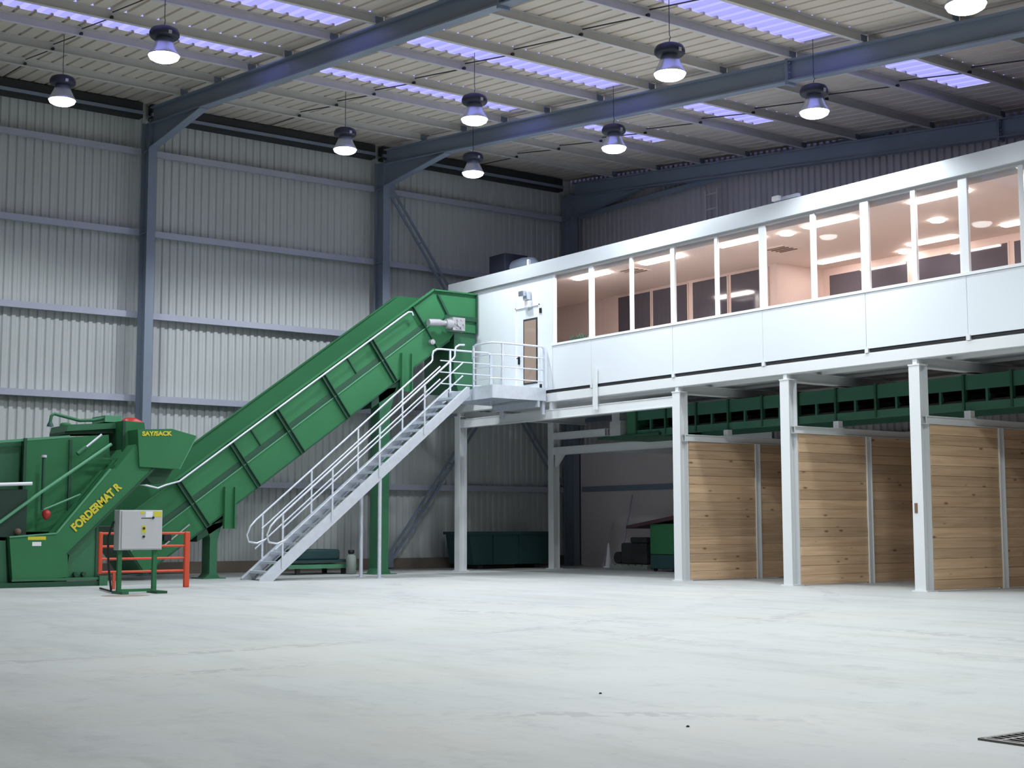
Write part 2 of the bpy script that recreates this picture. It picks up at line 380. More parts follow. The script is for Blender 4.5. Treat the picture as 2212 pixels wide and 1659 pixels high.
# portal frames
FL = ('over the green feed hopper', 'in the middle of the hall over the stair top', 'against the gable wall behind the cabin')
for fi, y in enumerate(FR):
    t = thing('portal_frame', (-33.75, y, 0), 'dark grey steel portal frame %s' % FL[fi], 'steel frame', 'portal frames of the hall')
    MB().isec((-33.75, y, 0), (-33.75, y, 11.5), .5, .22, .03, .02, (1, 0, 0), (0, 1, 0)).build('column', 'steel', t)
    mb = MB()                                  # rafter: flanges and web follow the roof slope
    xa, xb = -33.5, XE
    for z0, th, w in ((lambda x: zl(x), .03, .11), (lambda x: zu(x)-.03, .03, .11), (lambda x: zl(x)+.03, .38, .012)):
        mb.hexa([(xa, y-w, z0(xa)), (xb, y-w, z0(xb)), (xb, y+w, z0(xb)), (xa, y+w, z0(xa)), (xa, y-w, z0(xa)+th), (xb, y-w, z0(xb)+th), (xb, y+w, z0(xb)+th), (xa, y+w, z0(xa)+th)])
    mb.build('rafter', 'steel', t)
    mb = MB(); h0, h1 = (XI, 10.78), (-30.4, 11.05)
    mb.prism([(XI, 10.78), (-30.4, 11.05), (XI, zl(XI))], 'y', y-.012, y+.012)
    mb.hexa([(XI, y-.11, 10.75), (-30.4, y-.11, 11.02), (-30.4, y+.11, 11.02), (XI, y+.11, 10.75), (XI, y-.11, 10.78), (-30.4, y-.11, 11.05), (-30.4, y+.11, 11.05), (XI, y+.11, 10.78)])
    mb.build('haunch', 'steel', t)
    mb = MB()
    for dx in (-.018, .018):
        mb.box(-18.3+dx-.014, -18.3+dx+.014, y-.115, y+.115, zl(-18.3)-.06, zu(-18.3)+.02)
    for k in range(4):
        for sg in (-1, 1):
            mb.cyl((-18.37, y+sg*.07, zl(-18.3)+.07+k*.10), (-18.23, y+sg*.07, zl(-18.3)+.07+k*.10), .018, 6)
    mb.build('splice_plate', 'steel', t)
    for px in PUR[1:14]:
        MB().box(px-.10, px-.07, y-.09, y+.09, zu(px)-.01, zu(px)+.18).build('purlin_cleat', 'steel', t)
    for zz in (10.72, 8.6):
        MB().box(-33.98, -33.52, y-.10, y+.10, zz-.012, zz+.012).build('stiffener', 'steel', t)
    MB().box(-34.1, -33.4, y-.2, y+.2, 0, .03).build('base_plate', 'steel', t)

# purlins and eaves beams, one length per bay
ORD = ('eaves', 'first', 'second', 'third', 'fourth', 'fifth', 'sixth', 'seventh', 'eighth', 'ninth', 'tenth', 'eleventh', 'twelfth', 'thirteenth')
BAYS = ((6.4, 13.08), (13.32, 19.98), (20.22, 26.78))
for bi, (ya, yb) in enumerate(BAYS):
    for pi, px in enumerate(PUR[:14]):
        mb = MB(); z = zu(px)
        if pi == 0:                                     # eaves beam, dark closer above, strip below painted dark as its shadow
            mb.box(-34.0, -33.90, ya, yb, 11.715, 11.80); mb.cur = 1
            mb.box(-34.2, -33.95, ya, yb, 11.80, 12.03); mb.box(-34.2, -33.93, ya, yb, 11.64, 11.715)
        else:
            mb.box(px-.07, px-.055, ya, yb, z+.002, z+.198)
            mb.box(px-.055, px+.01, ya, yb, z+.18, z+.198); mb.box(px-.055, px+.01, ya, yb, z+.002, z+.016)
        o = mb.build('roof_purlin' if pi else 'eaves_beam', ['purlin' if pi else 'steel', 'seam_shade'])
        tag(o, ('%s roof purlin out from the side wall, roof bay %s' % (ORD[pi], BAYN[bi])) if pi else 'pale eaves beam along the side wall top, roof bay %s' % BAYN[bi], 'purlin' if pi else 'beam', 'roof purlins' if pi else 'eaves beams')
    # anti-sag rods between purlins
    ym = (9.35, 16.3, 23.2)[bi]
    t = thing('sag_rod', (-24, ym, zu(-24)), 'thin dark sag rod line across the purlins, roof bay %s' % BAYN[bi], 'rod', 'sag rods')
    for i in range(len(PUR)-4):
        a, b = PUR[i], PUR[i+1]
        MB().cyl((a+.02, ym, zu(a)+(.15 if i else .02)), (b-.07, ym, zu(b)+.06), .014, 6).build('rod', 'rod', t)
        MB().cyl((b-.10, ym, zu(b)+.06), (b+.0, ym, zu(b)+.06), .035, 8).build('rod_nut', 'rod', t)

# sheeting rails on the side wall and the gable
WB = ('behind the green feed hopper', 'behind the inclined conveyor', 'beside the cabin')
RZ = (2.30, 4.42, 6.54, 8.66, 10.76); RN = ('lowest', 'second lowest', 'middle', 'second highest', 'highest')
for bi, (ya, yb) in enumerate(BAYS):
    if bi == 0: ya = 2.0
    for zi, z in enumerate(RZ):
        mb = MB()
        mb.box(-34.24, -34.0, ya, yb, z+.065, z+.08); mb.box(-34.02, -34.0, ya, yb, z-.08, z+.065); mb.box(-34.09, -34.02, ya, yb, z-.08, z-.065)
        tag(mb.build('sheeting_rail', 'rail'), '%s grey sheeting rail on the corrugated side wall %s' % (RN[zi], WB[bi]), 'wall rail', 'sheeting rails of the side wall')
for zi, z in enumerate(RZ):
    mb = MB(); mb.box(-33.4, XE, 27.02, 27.24, z+.065, z+.08); mb.box(-33.4, XE, 27.02, 27.04, z-.08, z+.065)
    tag(mb.build('gable_rail', 'steel'), '%s dark rail across the gable wall behind the cabin' % RN[zi], 'wall rail', 'gable rails')

# wall bracing in the last bay
def brace(p, q, label):
    t = thing('wall_brace', p, label, 'brace', 'wall braces')
    d = (Vector(q)-Vector(p)).normalized(); n = Vector((0, -d.z, d.y))*.085
    for sg in (-1, 1): MB().bar(Vector(p)+n*sg, Vector(q)+n*sg, .03, .07, (1, 0, 0)).build('brace_angle', 'steel', t)
    for k in range(1, 6):
        c = Vector(p).lerp(Vector(q), k/6); MB().bar(c-n, c+n, .02, .05, (1, 0, 0)).build('batten', 'steel', t)
    MB().box(p[0]-.02, p[0]+.02, p[1]-.15, p[1]+.15, p[2]-.2, p[2]+.2).build('gusset', 'steel', t)
brace((-33.88, 20.45, 10.75), (-33.88, 26.6, 2.4), 'twin-angle diagonal brace falling from the middle portal column')
brace((-33.93, 20.5, .25), (-33.93, 26.7, 8.5), 'twin-angle diagonal brace rising from the floor towards the gable')

# ------------------------------------------------------------------ high-bay lamps
LAMPS = [(-28.7, 9.3, 'nearest the side wall above the hopper'), (-23.2, 9.3, 'second from the side wall above the hopper'),
         (-28.6, 16.0, 'nearest the side wall over the inclined conveyor'), (-23.2, 16.0, 'second from the side wall over the staircase'),
         (-17.3, 16.0, 'hanging above the open floor before the cabin'), (-11.35, 16.0, 'farthest from the side wall in its row'),
         (-28.7, 19.75, 'nearest the side wall at the middle portal frame'), (-23.2, 19.75, 'second from the side wall at the middle portal frame'),
         (-17.4, 19.75, 'hanging highest over the cabin windows at the middle frame'),
         (-17.3, 9.3, 'added out of view over the middle of the open floor'), (-11.35, 9.3, 'added out of view over the near open floor'), (-5.5, 9.3, 'added out of view over the floor drain'), (-5.5, 16.0, 'added out of view over the outer floor'),(.4, 9.3, 'added out of view beyond the floor drain')]  # this row: unseen lamps added on the same grid to light the floor
def make_lamp(x, y, label):
    z = zd(x) - 1.42                      # plane of the lens
    t = thing('high_bay_lamp', (x, y, z), 'lit high-bay lamp %s' % label, 'lamp', 'high-bay lamps')
    MB().lathe((x, y, z), [(.10, .33), (.13, .31), (.17, .20), (.225, .08), (.27, .0), (.285, -.005), (.285, .012), (.235, .09), (.18, .21), (.14, .325), (.10, .345)]).build('reflector', 'alu', t)
    MB().lathe((x, y, z), [(.005, .52), (.16, .515), (.235, .48), (.265, .42), (.265, .36), (.235, .325), (.12, .32), (.005, .32)]).build('gear_housing', 'lampdark', t)
    for sg in (-1, 1): MB().box(x+sg*.25-.02, x+sg*.25+.02, y-.03, y+.03, z+.34, z+.40).build('clip', 'chrome', t)
    MB().lathe((x, y, z), [(.272, .0), (.25, -.05), (.19, -.085), (.10, -.105), (.005, -.112)]).build('lens', 'lens', t)
    MB().tube([(x, y, z+.51), (x, y, z+.60), (x+.03, y, z+.64), (x, y, z+.68), (x, y, zd(x)-.01)], .007, 6).build('hanger', 'rod', t)
    ld = bpy.data.lights.new('lamp_light', 'SPOT'); ld.energy = LAMP_W; ld.color = LAMP_COL; ld.spot_size = math.radians(148); ld.spot_blend = .34; ld.shadow_soft_size = .22
    lo = bpy.data.objects.new('lamp_light', ld); COL.objects.link(lo); lo.parent = t; lo.location = (0, 0, -.16)
for a in LAMPS: make_lamp(*a)

# ------------------------------------------------------------------ elevated cabin
YF = 21.15; CL, CR = -31.8, -9.0
ZB, ZS, ZH, ZT = 4.55, 5.66, 7.43, 7.80
cab = thing('elevated_cabin', (-20.4, 23.4, 4.3), 'long white elevated cabin with a row of lit windows and a side door', 'cabin')
JO = [-27.25, -25.75, -22.9, -20.17, -17.48, -15.2, -12.7, -10.2, CR]
for a, b in zip(JO[:-1], JO[1:]):
    MB().box(a+.004, b-.004, YF, YF+.10, ZB, ZS-.03).build('wall_panel', 'cabin', cab)
MB().box(CL, -28.78, YF, YF+.10, ZB, ZH).build('wall_panel', 'cabin', cab)
MB().box(-27.80, -27.26, YF, YF+.10, ZB, ZH).build('wall_panel', 'cabin', cab)
MB().box(-28.776, -27.804, YF, YF+.10, 6.74, ZH).build('wall_panel', 'cabin', cab)
for x in JO[:-1]: MB().box(x-.006, x+.006, YF+.02, YF+.08, ZB, ZS-.03).build('panel_joint', 'seam_shade', cab)
MB().box(-27.28, CR, YF-.02, YF+.14, ZS-.025, ZS+.03).build('window_sill', 'frame', cab)
MB().box(CL-.03, CR, YF-.07, YF+.12, ZH+.03, ZT).build('fascia', 'fascia', cab)
MB().box(CL, CR, YF-.01, YF+.11, ZH-.02, ZH+.03).build('shadow_gap_trim', 'cabinet', cab)
MU = [(-27.20, .13), (-25.75, .21), (-24.29, .12), (-22.88, .17), (-21.50, .12), (-20.15, .22), (-18.77, .15), (-17.46, .25), (-16.31, .14), (-15.22, .24), (-14.03, .13), (-12.7, .24), (-11.4, .14), (-10.2, .24), (CR+.06, .12)]
for x, w in MU: MB().box(x-w*.4, x+w*.4, YF, YF+.06, ZS+.03, ZH-.02).build('mullion', 'frame', cab, .006)
for (x0, w0), (x1, w1) in zip(MU[:-1], MU[1:]):
    MB().box(x0+w0*.4, x1-w1*.4, YF+.035, YF+.043, ZS+.03, ZH-.02).build('window_pane', 'glass', cab)
MB().box(CL, CR, YF+.03, YF+.09, 4.50, ZB).build('base_gap', 'seam_shade', cab)
for x in JO[1:-1]: MB().box(x-.04, x+.04, YF-.01, YF+.09, 4.47, 4.575).build('panel_clip', 'white', cab)
# door
dr = MB().box(-28.77, -27.81, YF+.01, YF+.07, 4.60, 6.73).build('door', 'cabin', cab)
MB().box(-28.46, -27.88, YF-.006, YF+.012, 4.76, 6.43).build('door_glazing_frame', 'seam_shade', dr)
MB().box(-28.42, -27.92, YF-.010, YF-.004, 4.80, 6.38).build('glass_pane', 'doorpane', dr)
h = MB(); h.box(-28.68, -28.62, YF-.02, YF+.012, 5.30, 5.52); h.cyl((-28.65, YF-.07, 5.45), (-28.52, YF-.07, 5.45), .014, 8); h.cyl((-28.65, YF-.07, 5.45), (-28.65, YF, 5.45), .014, 8); h.build('door_handle', 'black', dr)
for z in (6.58, 4.66): MB().box(-27.76, -27.69, YF-.03, YF, z-.06, z+.06).build('door_contact', 'black', cab)
tr = MB(); tr.box(-28.80, -28.77, YF-.015, YF+.02, 4.6, 6.76); tr.box(-27.81, -27.78, YF-.015, YF+.02, 4.6, 6.76); tr.box(-28.80, -27.78, YF-.015, YF+.02, 6.73, 6.76); tr.build('door_frame', 'frame', cab)
# shell
MB().box(CL, CL+.10, YF+.10, 25.75, ZB, ZT-.02).build('end_wall', 'cabin', cab)
MB().box(CR-.10, CR, YF+.14, 25.75, ZB, ZT-.02).build('end_wall', 'cabin', cab)
MB().box(CL+.1, CR-.1, YF+.14, 25.75, 7.40, 7.74).build('roof', 'cabin', cab)
MB().box(CL+.1, CR-.1, YF+.14, 25.70, 7.30, 7.40).build('inner_ceiling', 'inceil', cab)
MB().box(CL+.02, CR-.02, YF+.10, 25.75, 4.36, 4.50).build('floor_deck', 'white', cab)
MB().box(CL+.1, CR-.1, YF+.14, 25.70, 4.50, 4.60).build('inner_floor', 'carpet', cab)
MB().box(CL+.1, -22.47, 24.07, 24.17, 4.60, 7.30).build('rear_wall', 'inwall', cab)
MB().box(-22.57, -22.47, 24.17, 25.66, 4.60, 7.30).build('return_wall', 'inwall', cab)
MB().box(-22.57, CR-.1, 25.66, 25.76, 4.60, 7.30).build('rear_wall', 'inwall', cab)
MB().box(CL+.10, CL+.12, YF+.15, 24.07, 4.60, 7.30).build('inner_lining', 'inwall', cab)
for a, b in ((-28.1, -26.85), (-26.73, -25.47), (-25.25, -24.07), (-23.92, -22.74)):
    p = MB().box(a-.03, b+.03, 24.03, 24.07, 4.95, 7.25).build('rear_window', 'inwall', cab)
    MB().box(a, b, 24.02, 24.035, 5.0, 7.22).build('dark_pane', 'darkpane', p)
for a, b in ((-22.22, -21.09), (-21.0, -19.96), (-19.72, -18.53), (-18.47, -17.37), (-17.2, -16.1), (-16.0, -14.9), (-14.7, -13.6), (-13.5, -12.4)):
    p = MB().box(a-.03, b+.03, 25.62, 25.66, 5.1, 7.15).build('rear_window', 'inwall', cab)
    MB().box(a, b, 25.61, 25.625, 5.15, 7.12).build('dark_pane', 'darkpane', p)
# lights inside the cabin
ROOM = {0: 'over the front windows', 1: 'in the back row of the cabin'}
for k, (a, b, y, row) in enumerate([(-26.85, -25.62, 21.58, 0), (-24.32, -23.03, 21.58, 0), (-21.80, -20.52, 21.58, 0), (-19.35, -18.09, 21.62, 0), (-16.69, -15.41, 21.58, 0), (-14.1, -12.85, 21.58, 0),
                        (-21.86, -20.65, 24.85, 1), (-19.28, -18.1, 24.85, 1), (-16.87, -15.6, 24.78, 1), (-14.3, -13.0, 24.8, 1)]):
    MBo = MB().box(a, b, y-.09, y+.09, 7.265, 7.30)
    tag(MBo.build('ceiling_light', 'tube' if a < -22 and row == 0 else 'tube2'), 'lit fluorescent strip %s, number %s from the door' % (ROOM[row], ('one', 'two', 'three', 'four', 'five', 'six')[k % 6 if row == 0 else k-6]), 'ceiling light', 'fluorescent strips in the cabin')
for k, (x, y, lb) in enumerate(((-17.34, 23.26, 'round lit downlight in the middle of the cabin ceiling'), (-19.8, 25.35, 'small round lit downlight by the dark back windows'), (-20.0, 21.75, 'round lit downlight beside the ceiling vents'))):
    tag(MB().lathe((x, y, 7.27), [(.14, .03), (.14, 0), (.12, -.012), (.004, -.014)]).build('downlight', 'tube2'), lb, 'ceiling light', 'downlights')
for x, y, lb in ((-21.2, 22.9, 'square ceiling vent over the pink return wall'), (-25.1, 21.95, 'square ceiling vent beside the first strip lights')):
    t = thing('ceiling_vent', (x, y, 7.27), lb, 'vent', 'ceiling vents')
    MB().box(x-.3, x+.3, y-.3, y+.3, 7.285, 7.30).build('vent_frame', 'inceil', t)
    for d in (-.2, -.07, .07, .2): MB().box(x-.25, x+.25, y+d-.02, y+d+.02, 7.27, 7.286).build('slat', 'brown', t)
# planter and screen in the cabin
t = thing('planter_box', (-26.75, 21.55, 4.6), 'grey planter box with low green plants behind the first window', 'planter')
MB().box(-27.0, -26.35, 21.42, 21.75, 4.6, 5.74).build('trough', 'pot', t)
lv = MB()
for k in range(60):
    c = Vector((rnd.uniform(-27.0, -26.35), rnd.uniform(21.42, 21.75), 5.72)); d = Vector((rnd.uniform(-.5, .5), rnd.uniform(-.5, .5), 1)).normalized()*rnd.uniform(.08, .22)
    w = Vector((rnd.uniform(-1, 1), rnd.uniform(-1, 1), 0)).normalized()*.03
    lv.add([c, c+d*.5+w, c+d, c+d*.5-w], [(0, 1, 2, 3)])
lv.build('foliage', 'leaf', t)['kind'] = 'stuff'
t = thing('desk_screen', (-20.75, 23.0, 4.6), 'dark computer screen on a desk before the pink wall', 'monitor')
MB().box(-21.3, -20.2, 22.7, 23.3, 5.28, 5.32).build('desk_top', 'pot', t)
for x in (-21.25, -20.25): MB().box(x-.03, x+.03, 22.75, 23.25, 4.6, 5.28).build('desk_leg', 'pot', t)
MB().box(-21.0, -20.55, 23.0, 23.04, 5.42, 5.80).build('screen', 'black', t, .01)
MB().box(-20.8, -20.74, 23.04, 23.07, 5.32, 5.6).build('screen_stand', 'black', t)
# bulkhead lamp over the door, parapet fittings
t = thing('door_lamp', (-28.25, 21.05, 6.85), 'small silver bulkhead lamp over the cabin door', 'lamp')
MB().box(-28.36, -28.12, YF-.10, YF, 6.90, 7.12).build('housing', 'galv', t, .02)
MB().box(-28.42, -28.20, YF-.20, YF-.06, 7.0, 7.14).build('lamp_head', 'alu', t, .02)
MB().box(-28.30, -28.08, YF-.09, YF, 6.70, 6.88).build('cover', 'label', t, .02)
t = thing('parapet_floodlight', (-19.7, 21.2, 7.8), 'small white floodlight standing on the cabin parapet', 'floodlight')
MB().box(-19.76, -19.56, 21.05, 21.15, 7.83, 7.94).build('lamp_body', 'label', t, .02)
MB().box(-19.6, -19.1, 21.12, 21.2, 7.83, 7.90).build('arm', 'rail', t)
MB().box(-19.62, -19.56, 21.12, 21.24, 7.80, 7.86).build('bracket', 'rail', t)
tag(MB().box(-28.32, -28.25, 21.16, 21.23, 7.80, 7.97).build('parapet_stub', 'label', None, .01), 'short white stub standing up from the cabin parapet', 'stub')
t = thing('roof_fan', (-31.1, 22.6, 7.74), 'dark box fan with round duct on the cabin roof', 'fan unit')
MB().box(-31.75, -31.0, 22.4, 23.2, 7.74, 8.72).build('fan_box', 'lampdark', t, .02)
MB().tube([(-31.0, 22.8, 8.30), (-30.6, 22.8, 8.32), (-30.3, 22.8, 8.28), (-30.1, 22.8, 8.1), (-30.05, 22.8, 7.74)], .25, 16).build('duct', 'steel', t)

# ------------------------------------------------------------------ steel frame carrying the cabin
CX = [-31.48, -22.82, -19.61, -16.40, -13.19]
sf = thing('support_frame', (-22.8, 21.27, 0), 'white steel frame of columns and beams carrying the cabin', 'steel frame')
for i, x in enumerate(CX):
    w = .24
    c = MB().isec((x, YF+.12, .02), (x, YF+.12, 4.13), .24, w, .022, .016, (0, 1, 0), (1, 0, 0)).build('column', 'white', sf)
    MB().box(x-.17, x+.17, YF-.03, YF+.28, 0, .02).build('base_plate', 'white', c)
    MB().box(x-w/2-.01, x+w/2+.01, YF-.01, YF+.25, 4.13, 4.155).build('cap_plate', 'white', c)
    MB().box(x-.05, x+.05, YF+.03, YF+.2, 4.155, 4.25).build('packer', 'white', c)
MB().isec((CL, YF+.12, 4.36), (CR, YF+.12, 4.36), .22, .2, .018, .012, (0, 0, 1), (0, 1, 0)).box(CL, CR, YF+.01, YF+.02, 4.26, 4.46).build('front_beam', 'white', sf)
mb = MB(); mb.isec((-31.36, YF+.12, 3.945), (-22.94, YF+.12, 3.945), .23, .2, .018, .012, (0, 0, 1), (0, 1, 0)); mb.box(-31.36, -22.94, YF+.03, YF+.04, 3.84, 4.04); mb.build('lower_beam', 'white', sf)
for x in (-27.4, -25.72): MB().box(x-.05, x+.05, YF+.04, YF+.2, 4.06, 4.25).build('packer', 'white', sf)
MB().bar((-25.55, YF-.05, 3.93), (-25.55, YF-.05, 4.92), .11, .06, (1, 0, 0)).build('hanger_post', 'white', sf)
for x in CX: MB().isec((x, YF+.24, 4.20), (x, 25.6, 4.20), .2, .18, .016, .012, (0, 0, 1), (1, 0, 0)).build('cross_beam', 'white', sf)
for y in (22.25, 23.3, 24.45, 25.5):
    MB().box(CL+.1, CR-.1, y-.05, y+.05, 4.30, 4.36).build('joist', 'white', sf)
rc = MB().isec((-31.48, 24.45, .02), (-31.48, 24.45, 4.10), .22, .24, .02, .014, (0, 1, 0), (1, 0, 0)).build('column', 'white', sf)
MB().box(-31.65, -31.31, 24.28, 24.62, 0, .02).build('base_plate', 'white', rc)
MB().isec((-31.36, 24.45, 3.72), (-29.1, 24.45, 3.72), .2, .18, .016, .012, (0, 0, 1), (0, 1, 0)).box(-31.36, -29.1, 24.36, 24.37, 3.64, 3.80).build('rear_beam', 'white', sf)
MB().isec((-31.36, 24.45, 3.30), (-23.0, 24.45, 3.30), .22, .18, .016, .012, (0, 0, 1), (0, 1, 0)).box(-31.36, -23.0, 24.36, 24.37, 3.21, 3.39).build('rear_beam', 'white', sf)
MB().prism([(-31.36, 3.19), (-31.36, 2.85), (-31.0, 3.19)], 'y', 24.40, 24.50).build('gusset', 'white', sf)
MB().bar((-23.0, 24.45, 0), (-23.0, 24.45, 3.2), .2, .2).build('column', 'white', sf)
MB().bar((-29.3, 24.45, 3.30), (-29.3, 26.9, 3.30), .16, .2).build('tie_beam', 'white', sf)

# ------------------------------------------------------------------ timber bay dividers
PL_MESH = {}
def plank(x, ya, yb, z0, h, t, parent):
    key = (round(yb-ya, 3), round(h, 3))
    if key not in PL_MESH:
        L = yb-ya; c = .006
        prof = [(-t/2, c), (-t/2+c, 0), (t/2-c, 0), (t/2, c), (t/2, h-c), (t/2-c, h), (-t/2+c, h), (-t/2, h-c)]
        me = bpy.data.meshes.new('plank'); n = 8
        vs = [(u, -L/2, w) for u, w in prof] + [(u, L/2, w) for u, w in prof]
        me.from_pydata(vs, [], [tuple(range(n)), tuple(range(2*n-1, n-1, -1))] + [(i, i+n, (i+1) % n+n, (i+1) % n) for i in range(n)])
        me.materials.append(M['wood']); PL_MESH[key] = me
    o = bpy.data.objects.new('plank', PL_MESH[key]); COL.objects.link(o); o.parent = parent
    o.location = Vector((x, (ya+yb)/2, z0)) - Vector(parent['o0'])
WL = ('first', 'second', 'third', 'fourth')
for i, x in enumerate(CX[1:]):
    xw = x + .10
    t = thing('bay_divider', (xw, 23.6, 0), 'pine plank bay wall with white top channel behind the %s column from the stairs' % WL[i], 'timber wall', 'plank walls of the storage bays')
    n = 16; hh = 3.03/n
    ys = 21.40; ym = 23.52
    for k in range(n):
        j = rnd.uniform(-.006, .006)
        plank(xw+j, ys, ym-.075, .02+k*hh, hh-.004, .07, t)
        plank(xw+rnd.uniform(-.006, .006), ym+.075, 26.0, .02+k*hh, hh-.004, .07, t)
    ch = MB(); ch.box(xw-.07, xw+.07, ys-.12, 26.0, 3.05, 3.065); ch.box(xw-.07, xw+.07, ys-.12, 26.0, 3.185, 3.20); ch.box(xw-.065, xw-.05, ys-.12, 26.0, 3.065, 3.185); ch.box(xw+.03, xw+.045, ys-.12, 26.0, 3.065, 3.185)
    ch.build('top_channel', 'white', t)
    MB().isec((xw, ym, .0), (xw, ym, 3.05), .15, .14, .014, .01, (0, 1, 0), (1, 0, 0)).build('post', 'white', t)
    MB().isec((xw, 26.08, .0), (xw, 26.08, 3.2), .15, .14, .014, .01, (0, 1, 0), (1, 0, 0)).build('post', 'white', t)
    b = MB(); b.box(xw-.09, xw+.09, 22.55, 22.72, 3.20, 3.215); b.box(xw-.07, xw+.07, 22.57, 22.70, 3.215, 3.35); b.build('conveyor_bracket', 'white', t)
    if i == 2: MB().box(xw-.17, xw-.11, YF-.012, YF, 1.42, 1.60).build('sticker', 'brown', t)

# ------------------------------------------------------------------ sorting conveyor under the cabin
sc_ = thing('sorting_conveyor', (-18, 23.3, 3.35), 'long green sorting conveyor running under the cabin floor', 'conveyor')
xs0 = -25.9; k = 0
while xs0 + k*1.05 < -10:
    a = xs0+k*1.05
    MB().box(a+.03, a+1.02, 22.70, 22.73, 3.76, 4.04).build('side_panel', 'sortg', sc_)
    MB().box(a-.025, a+.025, 22.66, 22.76, 3.37, 4.06).build('rib', 'gdark', sc_)
    MB().box(a+.48, a+.53, 22.69, 22.75, 3.50, 3.76).build('roller_bracket', 'sortg', sc_)
    MB().cyl((a+.5, 22.75, 3.62), (a+.5, 24.0, 3.62), .055, 10).build('roller', 'rod', sc_)
    k += 1
MB().box(xs0, -10, 22.68, 22.75, 3.36, 3.52).build('lower_rail', 'sortg', sc_)
MB().box(xs0, -10, 24.0, 24.06, 3.36, 4.04).build('rear_side', 'sortg', sc_)
MB().box(xs0, -10, 22.78, 23.98, 3.80, 3.83).build('belt', 'belt', sc_)
MB().box(xs0, -10, 22.78, 23.98, 3.55, 3.57).build('return_belt', 'belt', sc_)
MB().box(-26.3, -25.92, 22.72, 24.0, 3.42, 4.0).build('head_guard', 'green2', sc_)
mb = MB(); mb.cyl((-26.6, 22.9, 3.6), (-26.6, 23.5, 3.6), .14, 14); mb.box(-26.75, -26.35, 22.55, 22.9, 3.42, 3.78); mb.build('drive_motor', 'chrome', sc_)
MB().box(-27.2, -26.9, 23.0, 23.5, 3.42, 4.1).build('junction_box', 'cabinet', sc_)
for x in (-27.05, -25.5): MB().box(x-.06, x+.06, 24.3, 24.5, 3.41, 3.5).build('bearer', 'white', sc_)
MB().box(-27.3, -25.0, 22.6, 24.5, 3.36, 3.42).build('drive_bed', 'gdark', sc_)

# ------------------------------------------------------------------ staircase and landing
ST = thing('staircase', (-28.78, 16.7, 0), 'galvanised steel staircase with tube handrails rising to the cabin door', 'staircase')
SLP = .834
def zlow(y): return SLP*(y-14.17)
XN, XF = -28.36, -29.33
for x in (XN, XF):
    sx = 1 if x == XN else -1
    mb = MB(); poly = [(13.80, 0), (14.17, 0), (19.42, zlow(19.42)), (19.42, 4.60), (19.36, 4.60), (13.86, .03)]
    mb.prism(poly, 'x', x-.006, x+.006)
    mb.prism([(14.17, 0), (19.42, zlow(19.42)), (19.42, zlow(19.42)+.02), (14.15, .02)], 'x', x-(.06 if sx > 0 else 0), x+(.06 if sx < 0 else 0))
    mb.prism([(13.86, .02), (19.36, 4.59), (19.36, 4.61), (13.84, .05)], 'x', x-(.06 if sx > 0 else 0), x+(.06 if sx < 0 else 0))
    mb.build('stringer', 'galv', ST)
NT = 22
tr0 = None
for k in range(1, NT):
    z = k*4.56/NT; y = 14.17 + (z-.31)/SLP
    mb = MB(); mb.box(XF+.008, XN-.008, y, y+.25, z-.012, z); mb.box(XF+.008, XN-.008, y, y+.018, z-.055, z-.012); mb.box(XF+.008, XN-.008, y+.235, y+.25, z-.045, z-.012)
    if tr0 is None: tr0 = mb.build('tread', 'galv', ST); tb = (y, z)
    else: clone(tr0, ST, (0, y-tb[0], z-tb[1]))
def zr(y, h): return zlow(y)+.36+h
for x in (XN+.02, XF-.02):
    y0r = 14.02
    path = [(x, y0r+.42, zr(y0r+.42, .33)-.02), (x, y0r+.22, zr(y0r+.22, .40)), (x, y0r+.02, zr(y0r+.02, .60)), (x, y0r-.03, zr(y0r-.03, .80)), (x, y0r+.06, zr(y0r+.06, .92)), (x, y0r+.2, zr(y0r+.2, .95))]
    path += [(x, 18.93, zr(18.93, .95)), (x, 18.97, zr(18.93, .95)+.06), (x, 18.97, 5.46), (x, 19.00, 5.56), (x, 19.10, 5.62), (x, 19.25, 5.63)]
    MB().tube(path, .024, 8).build('handrail', 'galv', ST)
    for h in (.63, .31): MB().tube([(x, 14.36 if h > .5 else 14.2, zr(14.36 if h > .5 else 14.2, h)), (x, 19.2, zr(19.2, h))], .020, 8).build('guard_bar', 'galv', ST)
    for y in (14.38, 15.62, 16.86, 18.10):
        MB().box(x-.008, x+.008, y-.022, y+.022, zlow(y)+.10, zr(y, .95)).build('rail_post', 'galv', ST)
for x in (XN-.06, XF+.06):
    p = MB().cyl((x, 16.92, .012), (x, 16.92, zlow(16.92)+.04), .045, 12).build('support_post', 'galv', ST)
    MB().box(x-.09, x+.09, 16.83, 17.01, 0, .012).build('foot_plate', 'galv', p)
LP = thing('landing_platform', (-28.4, 20.3, 4.29), 'galvanised landing platform with tube guard rails at the cabin door', 'platform')
PX0, PX1, PY0, PY1 = -29.45, -27.5, 19.50, 21.12
MB().box(PX0+.02, PX1-.02, PY0+.02, PY1, 4.52, 4.56).build('deck_grating', 'galv', LP)
MB().box(-28.34, PX1, PY0-.012, PY0+.012, 4.28, 4.60).build('fascia_plate', 'galv', LP)
MB().box(PX0, -28.34, PY0-.012, PY0+.012, 4.28, 4.53).build('fascia_plate', 'galv', LP)
MB().box(PX1-.012, PX1+.012, PY0, PY1, 4.28, 4.60).build('fascia_plate', 'galv', LP)
MB().box(PX0-.012, PX0+.012, PY0, PY1, 4.28, 4.60).build('fascia_plate', 'galv', LP)
for y in (19.9, 20.4, 20.9): MB().box(PX0, PX1, y-.03, y+.03, 4.34, 4.52).build('deck_bearer', 'galv', LP)
